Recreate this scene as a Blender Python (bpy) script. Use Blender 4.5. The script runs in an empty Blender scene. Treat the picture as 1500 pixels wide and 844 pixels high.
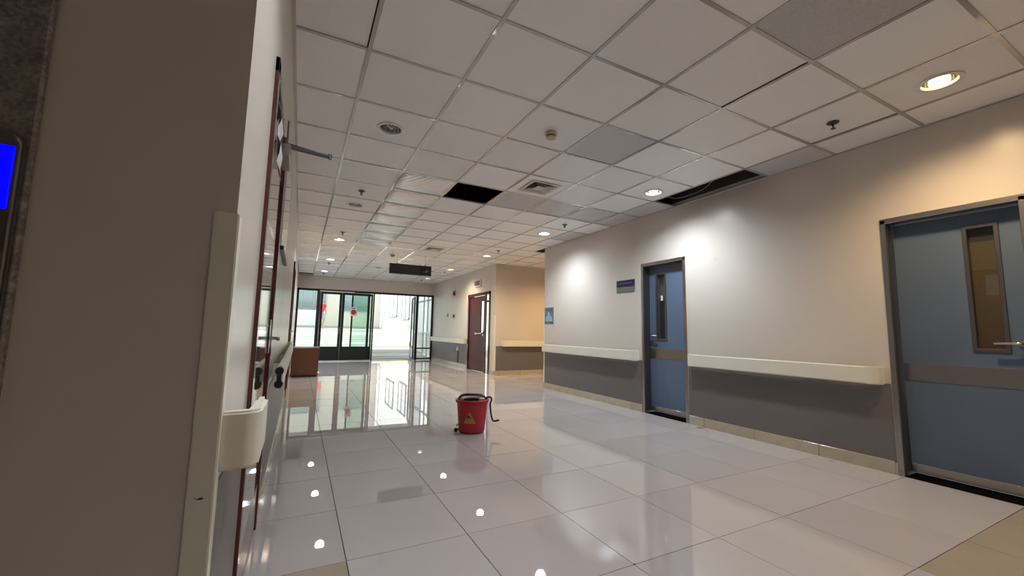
import bpy, bmesh, math, random
from mathutils import Vector, Matrix
random.seed(7)
scene = bpy.context.scene
COL = scene.collection

# ------------------------------------------------------------------ camera
yaw, pitch, roll = math.radians(27.26), math.radians(6.1055), math.radians(1.1076)
CZ = 1.06
cd = bpy.data.cameras.new('camera'); cam = bpy.data.objects.new('camera', cd); COL.objects.link(cam)
cd.sensor_fit = 'HORIZONTAL'; cd.sensor_width = 36; cd.lens = 597.816 / 1500 * 36
cd.clip_start = 0.02; cd.clip_end = 500
fw = Vector((math.sin(yaw)*math.cos(pitch), math.cos(yaw)*math.cos(pitch), math.sin(pitch)))
rt = Vector((math.cos(yaw), -math.sin(yaw), 0)); up = rt.cross(fw)
r2 = math.cos(roll)*rt + math.sin(roll)*up; u2 = -math.sin(roll)*rt + math.cos(roll)*up
m = Matrix((r2, u2, -fw)).transposed().to_4x4(); m.translation = Vector((0, 0, CZ))
cam.matrix_world = m
scene.camera = cam

# ------------------------------------------------------------------ world, sun, exposure
W = bpy.data.worlds.new('world'); scene.world = W; W.use_nodes = True
bg = W.node_tree.nodes['Background']; bg.inputs[0].default_value = (0.86, 0.94, 1.0, 1); bg.inputs[1].default_value = 1.4
sd = bpy.data.lights.new('sun', 'SUN'); sd.energy = 3.0; sd.angle = math.radians(0.6); sd.color = (1, 0.97, 0.9)
sun = bpy.data.objects.new('sun', sd); COL.objects.link(sun)
sun.rotation_euler = Vector((0.70, -0.10, -0.80)).to_track_quat('-Z', 'Y').to_euler()
vs = scene.view_settings
vs.view_transform = 'Standard'; vs.look = 'None'; vs.gamma = 1.0; vs.use_curve_mapping = False
vs.exposure = 1.32
LAMP = 1.0     # overall strength of the room's downlights

# ------------------------------------------------------------------ materials
MATS = {}
def mat(name, col, rough=0.5, metal=0.0, spec=0.5, var=0.0, vscale=3.0, bump=0.0, bscale=60.0, emit=None, estr=0.0,
        coat=0.0, objrand=0.0, speck=0.0, spscale=400.0, roughvar=0.0):
    if name in MATS: return MATS[name]
    M = bpy.data.materials.new(name); M.use_nodes = True
    nt = M.node_tree; b = nt.nodes['Principled BSDF']; L = nt.links.new
    b.inputs['Base Color'].default_value = (*col, 1); b.inputs['Roughness'].default_value = rough
    b.inputs['Metallic'].default_value = metal; b.inputs['Specular IOR Level'].default_value = spec
    b.inputs['Coat Weight'].default_value = coat; b.inputs['Coat Roughness'].default_value = 0.03
    tc = nt.nodes.new('ShaderNodeTexCoord')
    src = None
    def mixin(fac, amount, cur):
        mx = nt.nodes.new('ShaderNodeMix'); mx.data_type = 'RGBA'; mx.blend_type = 'MULTIPLY'
        mr = nt.nodes.new('ShaderNodeMapRange'); mr.inputs['From Min'].default_value = 0.25; mr.inputs['From Max'].default_value = 0.75
        mr.inputs['To Min'].default_value = 1 - amount; mr.inputs['To Max'].default_value = 1 + amount * 0.4
        L(fac, mr.inputs['Value'])
        mx.inputs['Factor'].default_value = 1
        if cur is None: mx.inputs['A'].default_value = (*col, 1)
        else: L(cur, mx.inputs['A'])
        L(mr.outputs['Result'], mx.inputs['B'])
        return mx.outputs['Result']
    if var:
        n = nt.nodes.new('ShaderNodeTexNoise'); n.inputs['Scale'].default_value = vscale; n.inputs['Detail'].default_value = 4
        L(tc.outputs['Object'], n.inputs['Vector']); src = mixin(n.outputs['Fac'], var, src)
    if speck:
        n = nt.nodes.new('ShaderNodeTexNoise'); n.inputs['Scale'].default_value = spscale; n.inputs['Detail'].default_value = 2
        L(tc.outputs['Object'], n.inputs['Vector']); src = mixin(n.outputs['Fac'], speck, src)
    if objrand:
        oi = nt.nodes.new('ShaderNodeObjectInfo'); src = mixin(oi.outputs['Random'], objrand, src)
    if src is not None: L(src, b.inputs['Base Color'])
    if roughvar:
        n = nt.nodes.new('ShaderNodeTexNoise'); n.inputs['Scale'].default_value = 2.2; n.inputs['Detail'].default_value = 5
        L(tc.outputs['Object'], n.inputs['Vector'])
        mr = nt.nodes.new('ShaderNodeMapRange'); mr.inputs['From Min'].default_value = .35; mr.inputs['From Max'].default_value = .75
        mr.inputs['To Min'].default_value = rough; mr.inputs['To Max'].default_value = rough + roughvar
        L(n.outputs['Fac'], mr.inputs['Value']); L(mr.outputs['Result'], b.inputs['Roughness'])
    if bump:
        n = nt.nodes.new('ShaderNodeTexNoise'); n.inputs['Scale'].default_value = bscale; n.inputs['Detail'].default_value = 3
        L(tc.outputs['Object'], n.inputs['Vector'])
        bp = nt.nodes.new('ShaderNodeBump'); bp.inputs['Strength'].default_value = bump; bp.inputs['Distance'].default_value = 0.01
        L(n.outputs['Fac'], bp.inputs['Height']); L(bp.outputs['Normal'], b.inputs['Normal'])
    if emit:
        b.inputs['Emission Color'].default_value = (*emit, 1); b.inputs['Emission Strength'].default_value = estr
    MATS[name] = M
    return M

def glass_mat(name, tint=(1, 1, 1), rough=0.0, ior=1.5):
    M = bpy.data.materials.new(name); M.use_nodes = True; nt = M.node_tree; nt.nodes.clear()
    o = nt.nodes.new('ShaderNodeOutputMaterial'); mx = nt.nodes.new('ShaderNodeMixShader')
    t = nt.nodes.new('ShaderNodeBsdfTransparent'); t.inputs[0].default_value = (*tint, 1)
    g = nt.nodes.new('ShaderNodeBsdfGlossy'); g.inputs['Roughness'].default_value = rough
    f = nt.nodes.new('ShaderNodeFresnel')
    ge = nt.nodes.new('ShaderNodeNewGeometry'); mr = nt.nodes.new('ShaderNodeMapRange')      # same reflectance on both faces of the thin pane
    mr.inputs['To Min'].default_value = ior; mr.inputs['To Max'].default_value = 1/ior
    nt.links.new(ge.outputs['Backfacing'], mr.inputs['Value']); nt.links.new(mr.outputs['Result'], f.inputs[0])
    nt.links.new(f.outputs[0], mx.inputs[0]); nt.links.new(t.outputs[0], mx.inputs[1]); nt.links.new(g.outputs[0], mx.inputs[2])
    nt.links.new(mx.outputs[0], o.inputs[0]); return M

WALL = mat('wall_paint', (0.67, 0.62, 0.555), rough=0.27, spec=0.55, var=0.05, vscale=1.2, bump=0.03, bscale=70)
DADO = mat('dado_grey', (0.165, 0.153, 0.15), rough=0.42, spec=0.4, var=0.06, vscale=2, bump=0.1, bscale=40)
RAIL = mat('rail_vinyl', (0.80, 0.79, 0.68), rough=0.38, var=0.04, vscale=5)
BASE = mat('base_tile', (0.50, 0.45, 0.34), rough=0.18, var=0.12, vscale=9, objrand=0.06)
TILE = mat('floor_tile', (0.50, 0.475, 0.48), rough=0.006, spec=0.95, var=0.05, vscale=1.5, bump=0.010, bscale=3.0, objrand=0.05, speck=0.03, spscale=150, roughvar=0.012)
TILEB = mat('floor_tile_beige', (0.40, 0.34, 0.27), rough=0.02, spec=0.5, var=0.1, vscale=5, bump=0.012, bscale=3.5)
GROUT = mat('grout', (0.10, 0.09, 0.08), rough=0.8, var=0.3, vscale=4)
PANEL = mat('ceiling_panel', (0.90, 0.89, 0.885), rough=0.5, spec=0.35, speck=0.06, spscale=260, bump=0.06, bscale=220, objrand=0.05, var=0.03, vscale=2)
PANELG = mat('ceiling_panel_grey', (0.62, 0.61, 0.62), rough=0.45, spec=0.4, speck=0.22, spscale=170, bump=0.2, bscale=150, objrand=0.06)
TEE = mat('ceiling_tee', (0.42, 0.40, 0.37), rough=0.16, spec=1.0, coat=1.0)
DARK = mat('plenum_dark', (0.02, 0.018, 0.016), rough=0.9, var=0.3)
BLACKM = mat('black_metal', (0.012, 0.013, 0.015), rough=0.35, spec=0.5)
STEEL = mat('brushed_steel', (0.42, 0.40, 0.38), rough=0.30, metal=1.0, var=0.06, vscale=20)
STEELD = mat('dull_steel', (0.17, 0.165, 0.165), rough=0.4, metal=0.9, var=0.06, vscale=20)
CHROME = mat('chrome', (0.72, 0.72, 0.72), rough=0.12, metal=1.0)
BLUE = mat('door_blue', (0.115, 0.165, 0.25), rough=0.4, spec=0.4, var=0.05, vscale=3)
REDW = mat('red_wood', (0.085, 0.022, 0.018), rough=0.18, spec=0.5, var=0.25, vscale=6, coat=0.5)
GLOSSW = mat('door_laminate', (0.10, 0.05, 0.045), rough=0.05, spec=0.7, coat=0.7, var=0.1, vscale=4)
GLASS = glass_mat('clear_glass', (0.96, 0.99, 0.97))
GLASSG = glass_mat('green_glass', (0.80, 0.92, 0.86))
WHITE = mat('white_plastic', (0.75, 0.74, 0.70), rough=0.35)
PAPER = mat('paper', (0.78, 0.77, 0.74), rough=0.7)
BLACK = mat('black_plastic', (0.012, 0.011, 0.010), rough=0.4)

# ------------------------------------------------------------------ helpers
def add_box(bm, lo, hi, bevel=0.0, seg=1, tagmat=None):
    lo = Vector(lo); hi = Vector(hi)
    g = bmesh.ops.create_cube(bm, size=1.0)
    vv = g['verts']
    for v in vv: v.co = Vector((lo[i] + (v.co[i] + .5) * (hi[i] - lo[i]) for i in range(3)))
    if bevel:
        ed = list({e for v in vv for e in v.link_edges})
        bmesh.ops.bevel(bm, geom=ed, offset=bevel, segments=seg, profile=0.5, affect='EDGES')
    return vv
def add_lathe(bm, prof, c, seg=32, axis='Z', squash=1.0):
    rings = []
    for r, h in prof:
        ring = []
        for k in range(seg):
            a = 2*math.pi*k/seg; x, y = r*math.cos(a), r*math.sin(a)*squash
            p = {'Z': (x, y, h), 'X': (h, x, y), 'Y': (x, h, y)}[axis]
            ring.append(bm.verts.new((c[0]+p[0], c[1]+p[1], c[2]+p[2])))
        rings.append(ring)
    for a, b in zip(rings, rings[1:]):
        for k in range(seg):
            bm.faces.new((a[k], a[(k+1) % seg], b[(k+1) % seg], b[k]))
    return rings
def add_tube(bm, pts, r, seg=10, caps=True):
    pts = [Vector(p) for p in pts]; rings = []
    n = len(pts)
    rr = r if isinstance(r, (list, tuple)) else [r]*n
    t0 = (pts[1]-pts[0]).normalized()
    ref = Vector((0, 0, 1)) if abs(t0.z) < .9 else Vector((1, 0, 0))
    nrm = t0.cross(ref).normalized()
    for i, p in enumerate(pts):
        t = (pts[min(i+1, n-1)] - pts[max(i-1, 0)]).normalized()
        nrm = (nrm - t*nrm.dot(t)).normalized(); bn = t.cross(nrm)
        rings.append([bm.verts.new(p + rr[i]*(math.cos(2*math.pi*k/seg)*nrm + math.sin(2*math.pi*k/seg)*bn)) for k in range(seg)])
    for a, b in zip(rings, rings[1:]):
        for k in range(seg): bm.faces.new((a[k], a[(k+1) % seg], b[(k+1) % seg], b[k]))
    if caps: bm.faces.new(rings[0][::-1]); bm.faces.new(rings[-1])
def add_prism(bm, poly, axis, h0, h1):
    """poly: 2D points, extruded along axis ('Z': poly=(x,y); 'X': (y,z); 'Y': (x,z))"""
    def P(p, h): return {'Z': (p[0], p[1], h), 'X': (h, p[0], p[1]), 'Y': (p[0], h, p[1])}[axis]
    a = [bm.verts.new(P(p, h0)) for p in poly]; b = [bm.verts.new(P(p, h1)) for p in poly]
    n = len(poly)
    bm.faces.new(a); bm.faces.new(b[::-1])
    for i in range(n): bm.faces.new((a[i], b[i], b[(i+1) % n], a[(i+1) % n]))
def smooth_curve(pts, n=6):
    pts = [Vector(p) for p in pts]; out = []
    for i in range(len(pts)-1):
        p0 = pts[max(i-1, 0)]; p1 = pts[i]; p2 = pts[i+1]; p3 = pts[min(i+2, len(pts)-1)]
        for k in range(n):
            t = k/n
            out.append(.5*((2*p1)+(p2-p0)*t+(2*p0-5*p1+4*p2-p3)*t*t+(3*p1-p0-3*p2+p3)*t**3))
    out.append(pts[-1]); return out
def worldloc(o):
    v = Vector((0, 0, 0))
    while o is not None: v += o.location; o = o.parent
    return v
def obj(name, bm, material, parent=None, smooth=False, kind=None, base=False):
    """bm in world coordinates -> one mesh object whose origin sits at its own bounding-box centre"""
    bmesh.ops.recalc_face_normals(bm, faces=bm.faces)
    co = [v.co for v in bm.verts]
    lo = Vector((min(c[i] for c in co) for i in range(3))); hi = Vector((max(c[i] for c in co) for i in range(3)))
    c = (lo+hi)/2
    if base: c.z = lo.z
    bmesh.ops.translate(bm, verts=bm.verts, vec=-c)
    me = bpy.data.meshes.new(name); bm.to_mesh(me); bm.free()
    if smooth:
        for p in me.polygons: p.use_smooth = True
    me.materials.append(material)
    o = bpy.data.objects.new(name, me); COL.objects.link(o)
    o.location = c - (worldloc(parent) if parent else Vector((0, 0, 0)))
    if parent: o.parent = parent
    if kind: o['kind'] = kind
    return o
def autosmooth(o, ang=40):
    me = o.data
    for p in me.polygons: p.use_smooth = True
    bm = bmesh.new(); bm.from_mesh(me)
    for e in bm.edges:
        if len(e.link_faces) == 2 and e.calc_face_angle() > math.radians(ang): e.smooth = False
    bm.to_mesh(me); bm.free(); return o
def box(name, lo, hi, material, parent=None, bevel=0.0, kind=None):
    bm = bmesh.new(); add_box(bm, lo, hi, bevel); return obj(name, bm, material, parent, kind=kind)
def boxes(name, lst, material, parent=None, bevel=0.0, kind=None):
    bm = bmesh.new()
    for lo, hi in lst: add_box(bm, lo, hi, bevel)
    return obj(name, bm, material, parent, kind=kind)
def thing(name, loc, label=None, cat=None, group=None, kind=None):
    o = bpy.data.objects.new(name, None); COL.objects.link(o); o.location = loc; o.empty_display_size = .1
    if label: tag(o, label, cat, group)
    if kind: o['kind'] = kind
    return o
def tag(o, label, cat, group=None):
    o['label'] = label; o['category'] = cat
    if group: o['group'] = group
    return o
def text_part(name, body, size, material, parent, origin, xdir, ydir, depth=0.001, align='CENTER'):
    cu = bpy.data.curves.new(name, 'FONT'); cu.body = body; cu.size = size; cu.align_x = align; cu.align_y = 'CENTER'; cu.extrude = depth
    t = bpy.data.objects.new(name, cu); COL.objects.link(t)
    dg = bpy.context.evaluated_depsgraph_get(); me = bpy.data.meshes.new_from_object(t.evaluated_get(dg))
    bpy.data.objects.remove(t); bpy.data.curves.remove(cu)
    X = Vector(xdir).normalized(); Y = Vector(ydir).normalized(); Z = X.cross(Y)
    M = Matrix((X, Y, Z)).transposed().to_4x4(); M.translation = Vector(origin)
    me.transform(M)
    bm = bmesh.new(); bm.from_mesh(me); bpy.data.meshes.remove(me)
    return obj(name, bm, material, parent)
def S(o): o['kind'] = 'structure'; return o

XL, XR, H, YE, YN = -0.148, 4.25, 2.725, 14.40, 1.13      # left wall, right wall, ceiling, end wall, near face
PY0, PY1 = 6.84, 9.15                                     # side passage
TOP = 3.25

# ------------------------------------------------------------------ room shell
# doors on the right wall: openings
D1 = (3.52, 4.24); D2 = (0.79, 1.545); DH = 2.035
wr = boxes('wall_right', [((XR, -4.2, 0), (XR+.2, D2[0], TOP)), ((XR, D2[0], DH), (XR+.2, D2[1], TOP)), ((XR, D2[1], 0), (XR+.2, D1[0], TOP)),
    ((XR, D1[0], DH), (XR+.2, D1[1], TOP)), ((XR, D1[1], 0), (XR+.2, PY0, TOP)), ((XR+.2, PY0-.2, 0), (8.2, PY0, TOP))], WALL, kind='structure')
D3 = (9.44, 10.93); D3H = 2.05
wf = boxes('wall_far_right', [((XR, PY1, 0), (XR+.15, D3[0], TOP)), ((XR, D3[0], D3H), (XR+.15, D3[1], TOP)), ((XR, D3[1], 0), (XR+.15, YE+.2, TOP)),
    ((XR+.15, PY1, 0), (8.2, PY1+.15, TOP))], WALL, kind='structure')
wp = boxes('wall_passage_end', [((8.0, PY0, 0), (8.2, PY1, TOP))], WALL, kind='structure')
wl = boxes('wall_left', [((-3.2, YN, 0), (XL, YE+.2, TOP))], WALL, kind='structure')
we = boxes('wall_end', [((XL, YE, 2.31), (XR, YE+.2, TOP))], WALL, kind='structure')
wb = boxes('wall_rear', [((-3.2, -4.4, 0), (XR+.2, -4.2, TOP)), ((-3.2, -4.2, 0), (-3.0, YN, TOP))], WALL, kind='structure')
roof = boxes('roof', [((-3.4, -4.4, TOP), (8.2, PY1+.15, TOP+.2)), ((-3.4, PY1+.15, TOP), (XR+.3, YE+.35, TOP+.2))], DARK, kind='structure')
plen = boxes('plenum_shade_lining', [((XR-.012, -4.2, H+.045), (XR-.002, PY0, TOP)), ((XR-.012, PY1, H+.045), (XR-.002, YE, TOP)), ((XL+.002, YN, H+.045), (XL+.012, YE, TOP)), ((XL, YE-.012, H+.045), (XR, YE-.002, TOP))], mat('plenum_shade', (.06, .045, .038), rough=.95, var=.3, vscale=6), roof)  # dark sheets over the wall tops paint the shade inside the ceiling gaps
floorbase = boxes('floor', [((-3.2, -4.4, -.15), (8.2, PY1+.15, -.0125)), ((-3.2, PY1+.15, -.15), (XR+.15, YE+.2, -.0125))], GROUT, kind='structure')

# plain floor and ceiling behind the camera, outside the view
FX0, FS, FY0 = 0.26, 0.5925, 0.925
fb = boxes('floor_slab', [((-3.0, -4.2, -.0125), (XR, FY0-FS*2, 0)), ((-3.0, FY0-FS*2, -.0125), (XL-.002, YN, 0))], TILE, floorbase)

# floor tiles one by one
def cuts(a, b, o, s):
    e = [a]; k = math.ceil((a-o)/s + .02)
    while o+k*s < b-.03: e.append(o+k*s); k += 1
    return e + [b]
tile_mesh = {}
def tile_obj(name, sx, sy, sz, bev, material, key):
    k = (key, round(sx, 3), round(sy, 3))
    if k not in tile_mesh:
        bm = bmesh.new(); add_box(bm, (-sx/2, -sy/2, -sz), (sx/2, sy/2, 0), bev)
        me = bpy.data.meshes.new(name); bm.to_mesh(me); bm.free(); me.materials.append(material); tile_mesh[k] = me
    o = bpy.data.objects.new(name, tile_mesh[k]); COL.objects.link(o); return o
def lay_floor(x0, x1, y0, y1, rng):
    for a, b in zip(xs := cuts(x0, x1, FX0, FS), xs[1:]):
        for c, d in zip(ys := cuts(y0, y1, FY0, FS), ys[1:]):
            beige = (a < 0 and 1.4 < c < 2.1) or (2.6 < a and c < 0.9)
            o = tile_obj('floor_tile', b-a-.0035, d-c-.0035, .0115, .0008, TILEB if beige else TILE, 'b' if beige else 't')
            o.parent = floorbase
            o.location = Vector(((a+b)/2, (c+d)/2, random.uniform(-.0003, .0003))) - floorbase.location
            o.rotation_euler = (random.gauss(0, .0007), random.gauss(0, .0007), 0)
lay_floor(XL, XR, FY0-FS*2, YE+.1, random)
lay_floor(XR, 8.0, PY0, PY1, random)

# ------------------------------------------------------------------ ceiling: panels and tee grid
CXS = [XL, .262, .863, 1.465, 2.068, 2.657, 3.262, 3.848]
CY = lambda j: 2.4365 + 0.6*j
ceil = boxes('ceiling', [((-3.0, -4.2, H+.002), (XR, CY(-5), H+.03)), ((-3.0, CY(-5), H+.002), (XL-.002, YN, H+.03))], PANEL, kind='structure')
BOW = mat('ceiling_panel_foil', (0.80, 0.80, 0.80), rough=0.22, spec=1.0, metal=0.55, speck=0.1, spscale=200, bump=0.05, bscale=90)
nt = BOW.node_tree
wv = nt.nodes.new('ShaderNodeTexWave'); wv.inputs['Scale'].default_value = 9; wv.inputs['Distortion'].default_value = 1.0; wv.bands_direction = 'DIAGONAL'
bmp = nt.nodes.new('ShaderNodeBump'); bmp.inputs['Strength'].default_value = .8; bmp.inputs['Distance'].default_value = .004
tcn = [n for n in nt.nodes if n.type == 'TEX_COORD'][0]
nt.links.new(tcn.outputs['Object'], wv.inputs['Vector']); nt.links.new(wv.outputs['Fac'], bmp.inputs['Height'])
nt.links.new(bmp.outputs['Normal'], nt.nodes['Principled BSDF'].inputs['Normal'])

BOWG = mat('ceiling_panel_grey_waved', (0.60, 0.59, 0.60), rough=0.4, spec=0.5, speck=0.25, spscale=60, bump=0.5, bscale=40)
def bow_mesh(sx, sy, sag, key, bmat=BOW):
    k = ('bow', bmat.name, key, round(sx, 3), round(sy, 3))
    if k in tile_mesh: return tile_mesh[k]
    bm = bmesh.new(); n = 8
    g = [[bm.verts.new((sx*(i/n-.5), sy*(j/n-.5), -sag*math.sin(math.pi*j/n)*(0.75+.25*math.sin(math.pi*i/n)))) for i in range(n+1)] for j in range(n+1)]
    for j in range(n):
        for i in range(n): bm.faces.new((g[j][i], g[j][i+1], g[j+1][i+1], g[j+1][i]))
    r = bmesh.ops.extrude_face_region(bm, geom=bm.faces[:])
    for v in [v for v in r['geom'] if isinstance(v, bmesh.types.BMVert)]: v.co.z += .008
    bmesh.ops.recalc_face_normals(bm, faces=bm.faces)
    me = bpy.data.meshes.new('ceiling_panel'); bm.to_mesh(me); bm.free(); me.materials.append(bmat)
    for p in me.polygons: p.use_smooth = True
    tile_mesh[k] = me; return me
holes = {(3, 3), (7, 0), (7, 1), (0, 19)}                # (column, row j): missing panels; column c spans CXS[c]..CXS[c+1]
grey = {(4, 0), (4, -3), (7, -1), (7, 2), (7, 5), (4, 3)}
bows = {(2, j): (.042 if j % 2 else .036) for j in range(3, 10)}
bows.update({(5, 3): .012, (6, 3): .014, (7, 3): .010})
shifted = {(4, -2): (-.021, 0), (6, -2): (-.013, 0), (0, -1): (-.014, 0), (1, 2): (0, .012), (3, 0): (0, -.010), (4, 0): (.003, -.012)}
lifted = {(1, 2): (.006, .0, .002), (6, -2): (0, -.006, .0), (0, -1): (0.0, -.01, 0)}
edges = CXS + [XR]
LIGHTS = [(3.58, .951), (3.60, 3.39), (3.57, 5.78), (3.59, 8.225), (3.58, 10.655), (3.575, 12.95), (.565, 3.366), (.555, 5.756), (.553, 8.225), (.554, 10.752), (.535, 13.07)]
VENTS = [(2.362, 3.936), (2.362, 8.136)]
def pierced(sx, sy, hx, hy, rad, square):
    bm = bmesh.new(); n = 32; inn = []; out = []
    for k in range(n):
        a = 2*math.pi*(k+.5)/n; c, s_ = math.cos(a), math.sin(a)
        m_ = max(abs(c), abs(s_))
        inn.append((hx+rad*(c/m_ if square else c), hy+rad*(s_/m_ if square else s_)))
        tx = ((sx/2-hx) if c > 0 else (sx/2+hx))/abs(c); ty = ((sy/2-hy) if s_ > 0 else (sy/2+hy))/abs(s_); t_ = min(tx, ty)
        out.append((hx+t_*c, hy+t_*s_))
    corners = []
    vi = [bm.verts.new((p[0], p[1], -.014)) for p in inn]; vo = [bm.verts.new((p[0], p[1], -.014)) for p in out]
    for k in range(n):
        p, q = out[k], out[(k+1) % n]
        if abs(p[0]-q[0]) > 1e-6 and abs(p[1]-q[1]) > 1e-6:
            cxn = math.copysign(sx/2, p[0]+q[0]); cyn = math.copysign(sy/2, p[1]+q[1]); cv = bm.verts.new((cxn, cyn, -.014))
            bm.faces.new((vi[k], vo[k], cv, vo[(k+1) % n], vi[(k+1) % n]))
        else: bm.faces.new((vi[k], vo[k], vo[(k+1) % n], vi[(k+1) % n]))
    r_ = bmesh.ops.extrude_face_region(bm, geom=bm.faces[:])
    for v in [v for v in r_['geom'] if isinstance(v, bmesh.types.BMVert)]: v.co.z = 0
    bmesh.ops.recalc_face_normals(bm, faces=bm.faces)
    me = bpy.data.meshes.new('ceiling_panel'); bm.to_mesh(me); bm.free(); me.materials.append(PANEL); return me
for c in range(8):
    for j in range(-5, 20):
        if (c, j) in holes: continue
        x0, x1 = edges[c], edges[c+1]
        y0, y1 = CY(j), min(CY(j+1), YE)
        if c == 7 and y1 > PY0 and y0 < PY1 and not (y0 < PY0-.05 or y1 > PY1+.05): x1 = 4.45
        if j == 19 and y1-y0 < .1: continue
        sx, sy = x1-x0-.006, y1-y0-.006
        if (c, j) in bows:
            o = bpy.data.objects.new('ceiling_panel', bow_mesh(sx, sy, bows[(c, j)], round(bows[(c, j)], 3), BOW if c == 2 else BOWG)); COL.objects.link(o)
            o.location = Vector(((x0+x1)/2, (y0+y1)/2, H+.004)) - ceil.location
        else:
            g = (c, j) in grey
            hl = [p for p in LIGHTS if x0 < p[0] < x1 and y0 < p[1] < y1]; hv_ = [p for p in VENTS if x0 < p[0] < x1 and y0 < p[1] < y1]
            if hl or hv_:
                p = (hl or hv_)[0]
                o = bpy.data.objects.new('ceiling_panel', pierced(sx, sy, p[0]-(x0+x1)/2, p[1]-(y0+y1)/2, .09 if hl else .155, not hl)); COL.objects.link(o)
            else: o = tile_obj('ceiling_panel', sx, sy, .014, .001, PANELG if g else PANEL, 'cg' if g else 'c')
            o.location = Vector(((x0+x1)/2, (y0+y1)/2, H+.0165)) - ceil.location
            o.rotation_euler = (0, 0, 0) if (hl or hv_) else (random.gauss(0, .0012), random.gauss(0, .0012), 0)
            if (c, j) in lifted:
                rx, ry, dz = lifted[(c, j)]; o.rotation_euler = (rx, ry, 0); o.location.z += abs(ry)*.25+abs(rx)*.25
        if (c, j) in shifted: o.location.x += shifted[(c, j)][0]; o.location.y += shifted[(c, j)][1]
        o.parent = ceil
for k in range(5):                                         # side passage
    for j in range(8, 12):
        x0 = 4.45+.6*k; y0, y1 = max(CY(j), PY0), min(CY(j+1), PY1)
        if y1-y0 < .08: continue
        o = tile_obj('ceiling_panel', .594, y1-y0-.006, .014, .001, PANEL, 'c'); o.parent = ceil
        o.location = Vector((x0+.3, (y0+y1)/2, H+.0165)) - ceil.location
def tee(name, lo, hi): return box(name, lo, hi, TEE, ceil, bevel=.0008)
for x in CXS[1:]: tee('main_runner', (x-.012, CY(-5), H-.003), (x+.012, YE, H+.002))
for x in (4.45, 5.05, 5.65, 6.25, 6.85): tee('main_runner', (x-.012, PY0, H-.003), (x+.012, PY1, H+.002))
for j in range(-4, 20):
    for c in range(8):
        x0, x1 = edges[c], edges[c+1]
        if c == 7 and PY0 < CY(j) < PY1: x1 = 4.45
        if c == 7 and j == 1: continue
        tee('cross_tee', (x0+(.012 if c else 0), CY(j)-.012, H-.002), (x1-(.012 if c < 7 else 0), CY(j)+.012, H+.002))
for j in (9, 10, 11):
    if PY0 < CY(j) < PY1: tee('cross_tee', (4.462, CY(j)-.012, H-.002), (7.2, CY(j)+.012, H+.002))
tee('wall_angle', (XL, YN, H-.004), (XL+.02, YE, H+.001))
tee('wall_angle', (XR-.016, -1, H-.004), (XR, PY0, H+.001))
tee('wall_angle', (XR-.016, PY1, H-.004), (XR, YE, H+.001))
tee('wall_angle', (XL, YE-.016, H-.004), (XR, YE, H+.001))

# ------------------------------------------------------------------ grey dado, skirting tiles, corner guards
def dado(parent, lo, hi): box('dado', lo, hi, DADO, parent, bevel=.001)
dt = .004
dado(wr, (XR-dt, D2[1]+.02, .09), (XR, D1[0]-.02, .70)); dado(wr, (XR-dt, D1[1]+.02, .09), (XR, PY0-.03, .70)); dado(wr, (XR-dt, -1.5, .09), (XR, D2[0]-.02, .70))
dado(wf, (XR-dt, D3[1]+.03, .09), (XR, YE, .70)); dado(wf, (XR+.05, PY1-dt, .09), (8.0, PY1, .70))
dado(wl, (XL, YN+.045, .09), (XL+dt, 1.70, .70)); dado(wl, (XL, 2.72, .09), (XL+dt, 7.2, .70)); dado(wl, (XL, 8.3, .09), (XL+dt, YE, .70))
def skirting(name, axis, a, b, face, sgn, off=0.0):
    root = thing(name, ((face, a, 0) if axis == 'Y' else (a, face, 0)), kind='structure')
    e = cuts(a, b, off, .5925)
    for p, q in zip(e, e[1:]):
        if axis == 'Y': lo, hi = (min(face, face+sgn*.014), p+.002, 0), (max(face, face+sgn*.014), q-.002, .10)
        else: lo, hi = (p+.002, min(face, face+sgn*.014), 0), (q-.002, max(face, face+sgn*.014), .10)
        box('skirting_tile', lo, hi, BASE, root, bevel=.0012)
    return root
skirting('baseboard_right', 'Y', D2[1]+.03, D1[0]-.02, XR, -1, FY0)
skirting('baseboard_right_far', 'Y', D1[1]+.02, PY0, XR, -1, FY0)
skirting('baseboard_right_near', 'Y', -1.2, D2[0]-.02, XR, -1, FY0)
skirting('baseboard_far_right', 'Y', D3[1]+.04, YE-.01, XR, -1, FY0)
skirting('baseboard_far_right_corner', 'Y', PY1, D3[0]-.04, XR, -1, FY0)
skirting('baseboard_passage', 'X', XR, 8.0, PY1, -1, FX0)
skirting('baseboard_left', 'Y', YN+.045, 1.72, XL, 1, FY0)
skirting('baseboard_left_middle', 'Y', 2.70, 7.2, XL, 1, FY0)
skirting('baseboard_left_far', 'Y', 8.3, YE-.02, XL, 1, FY0)

def corner_guard(name, pts, z0, z1, label, bev=.004):
    bm = bmesh.new(); add_prism(bm, pts, 'Z', z0, z1)
    bmesh.ops.recalc_face_normals(bm, faces=bm.faces)
    bmesh.ops.bevel(bm, geom=[e for e in bm.edges], offset=bev, segments=2, affect='EDGES')
    o = autosmooth(obj(name, bm, RAIL, base=True)); return tag(o, label, 'corner guard')
t = .006
cg = corner_guard('corner_guard', [(XL+t, YN-t), (XL+t, YN+.042), (XL+.0004, YN+.042), (XL+.0004, YN-.0004), (XL-.044, YN-.0004), (XL-.044, YN-t)], .0, 1.322,
    'wide cream corner guard on the edge of the left wall, beside the stub of handrail', .0025)
corner_guard('corner_guard', [(XR-t, PY0+t), (XR+.036, PY0+t), (XR+.036, PY0+.0004), (XR-.0004, PY0+.0004), (XR-.0004, PY0-.03), (XR-t, PY0-.03)], .1, 1.45,
    'narrow cream corner guard on the wall edge beside the blue poster', .002)
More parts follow.
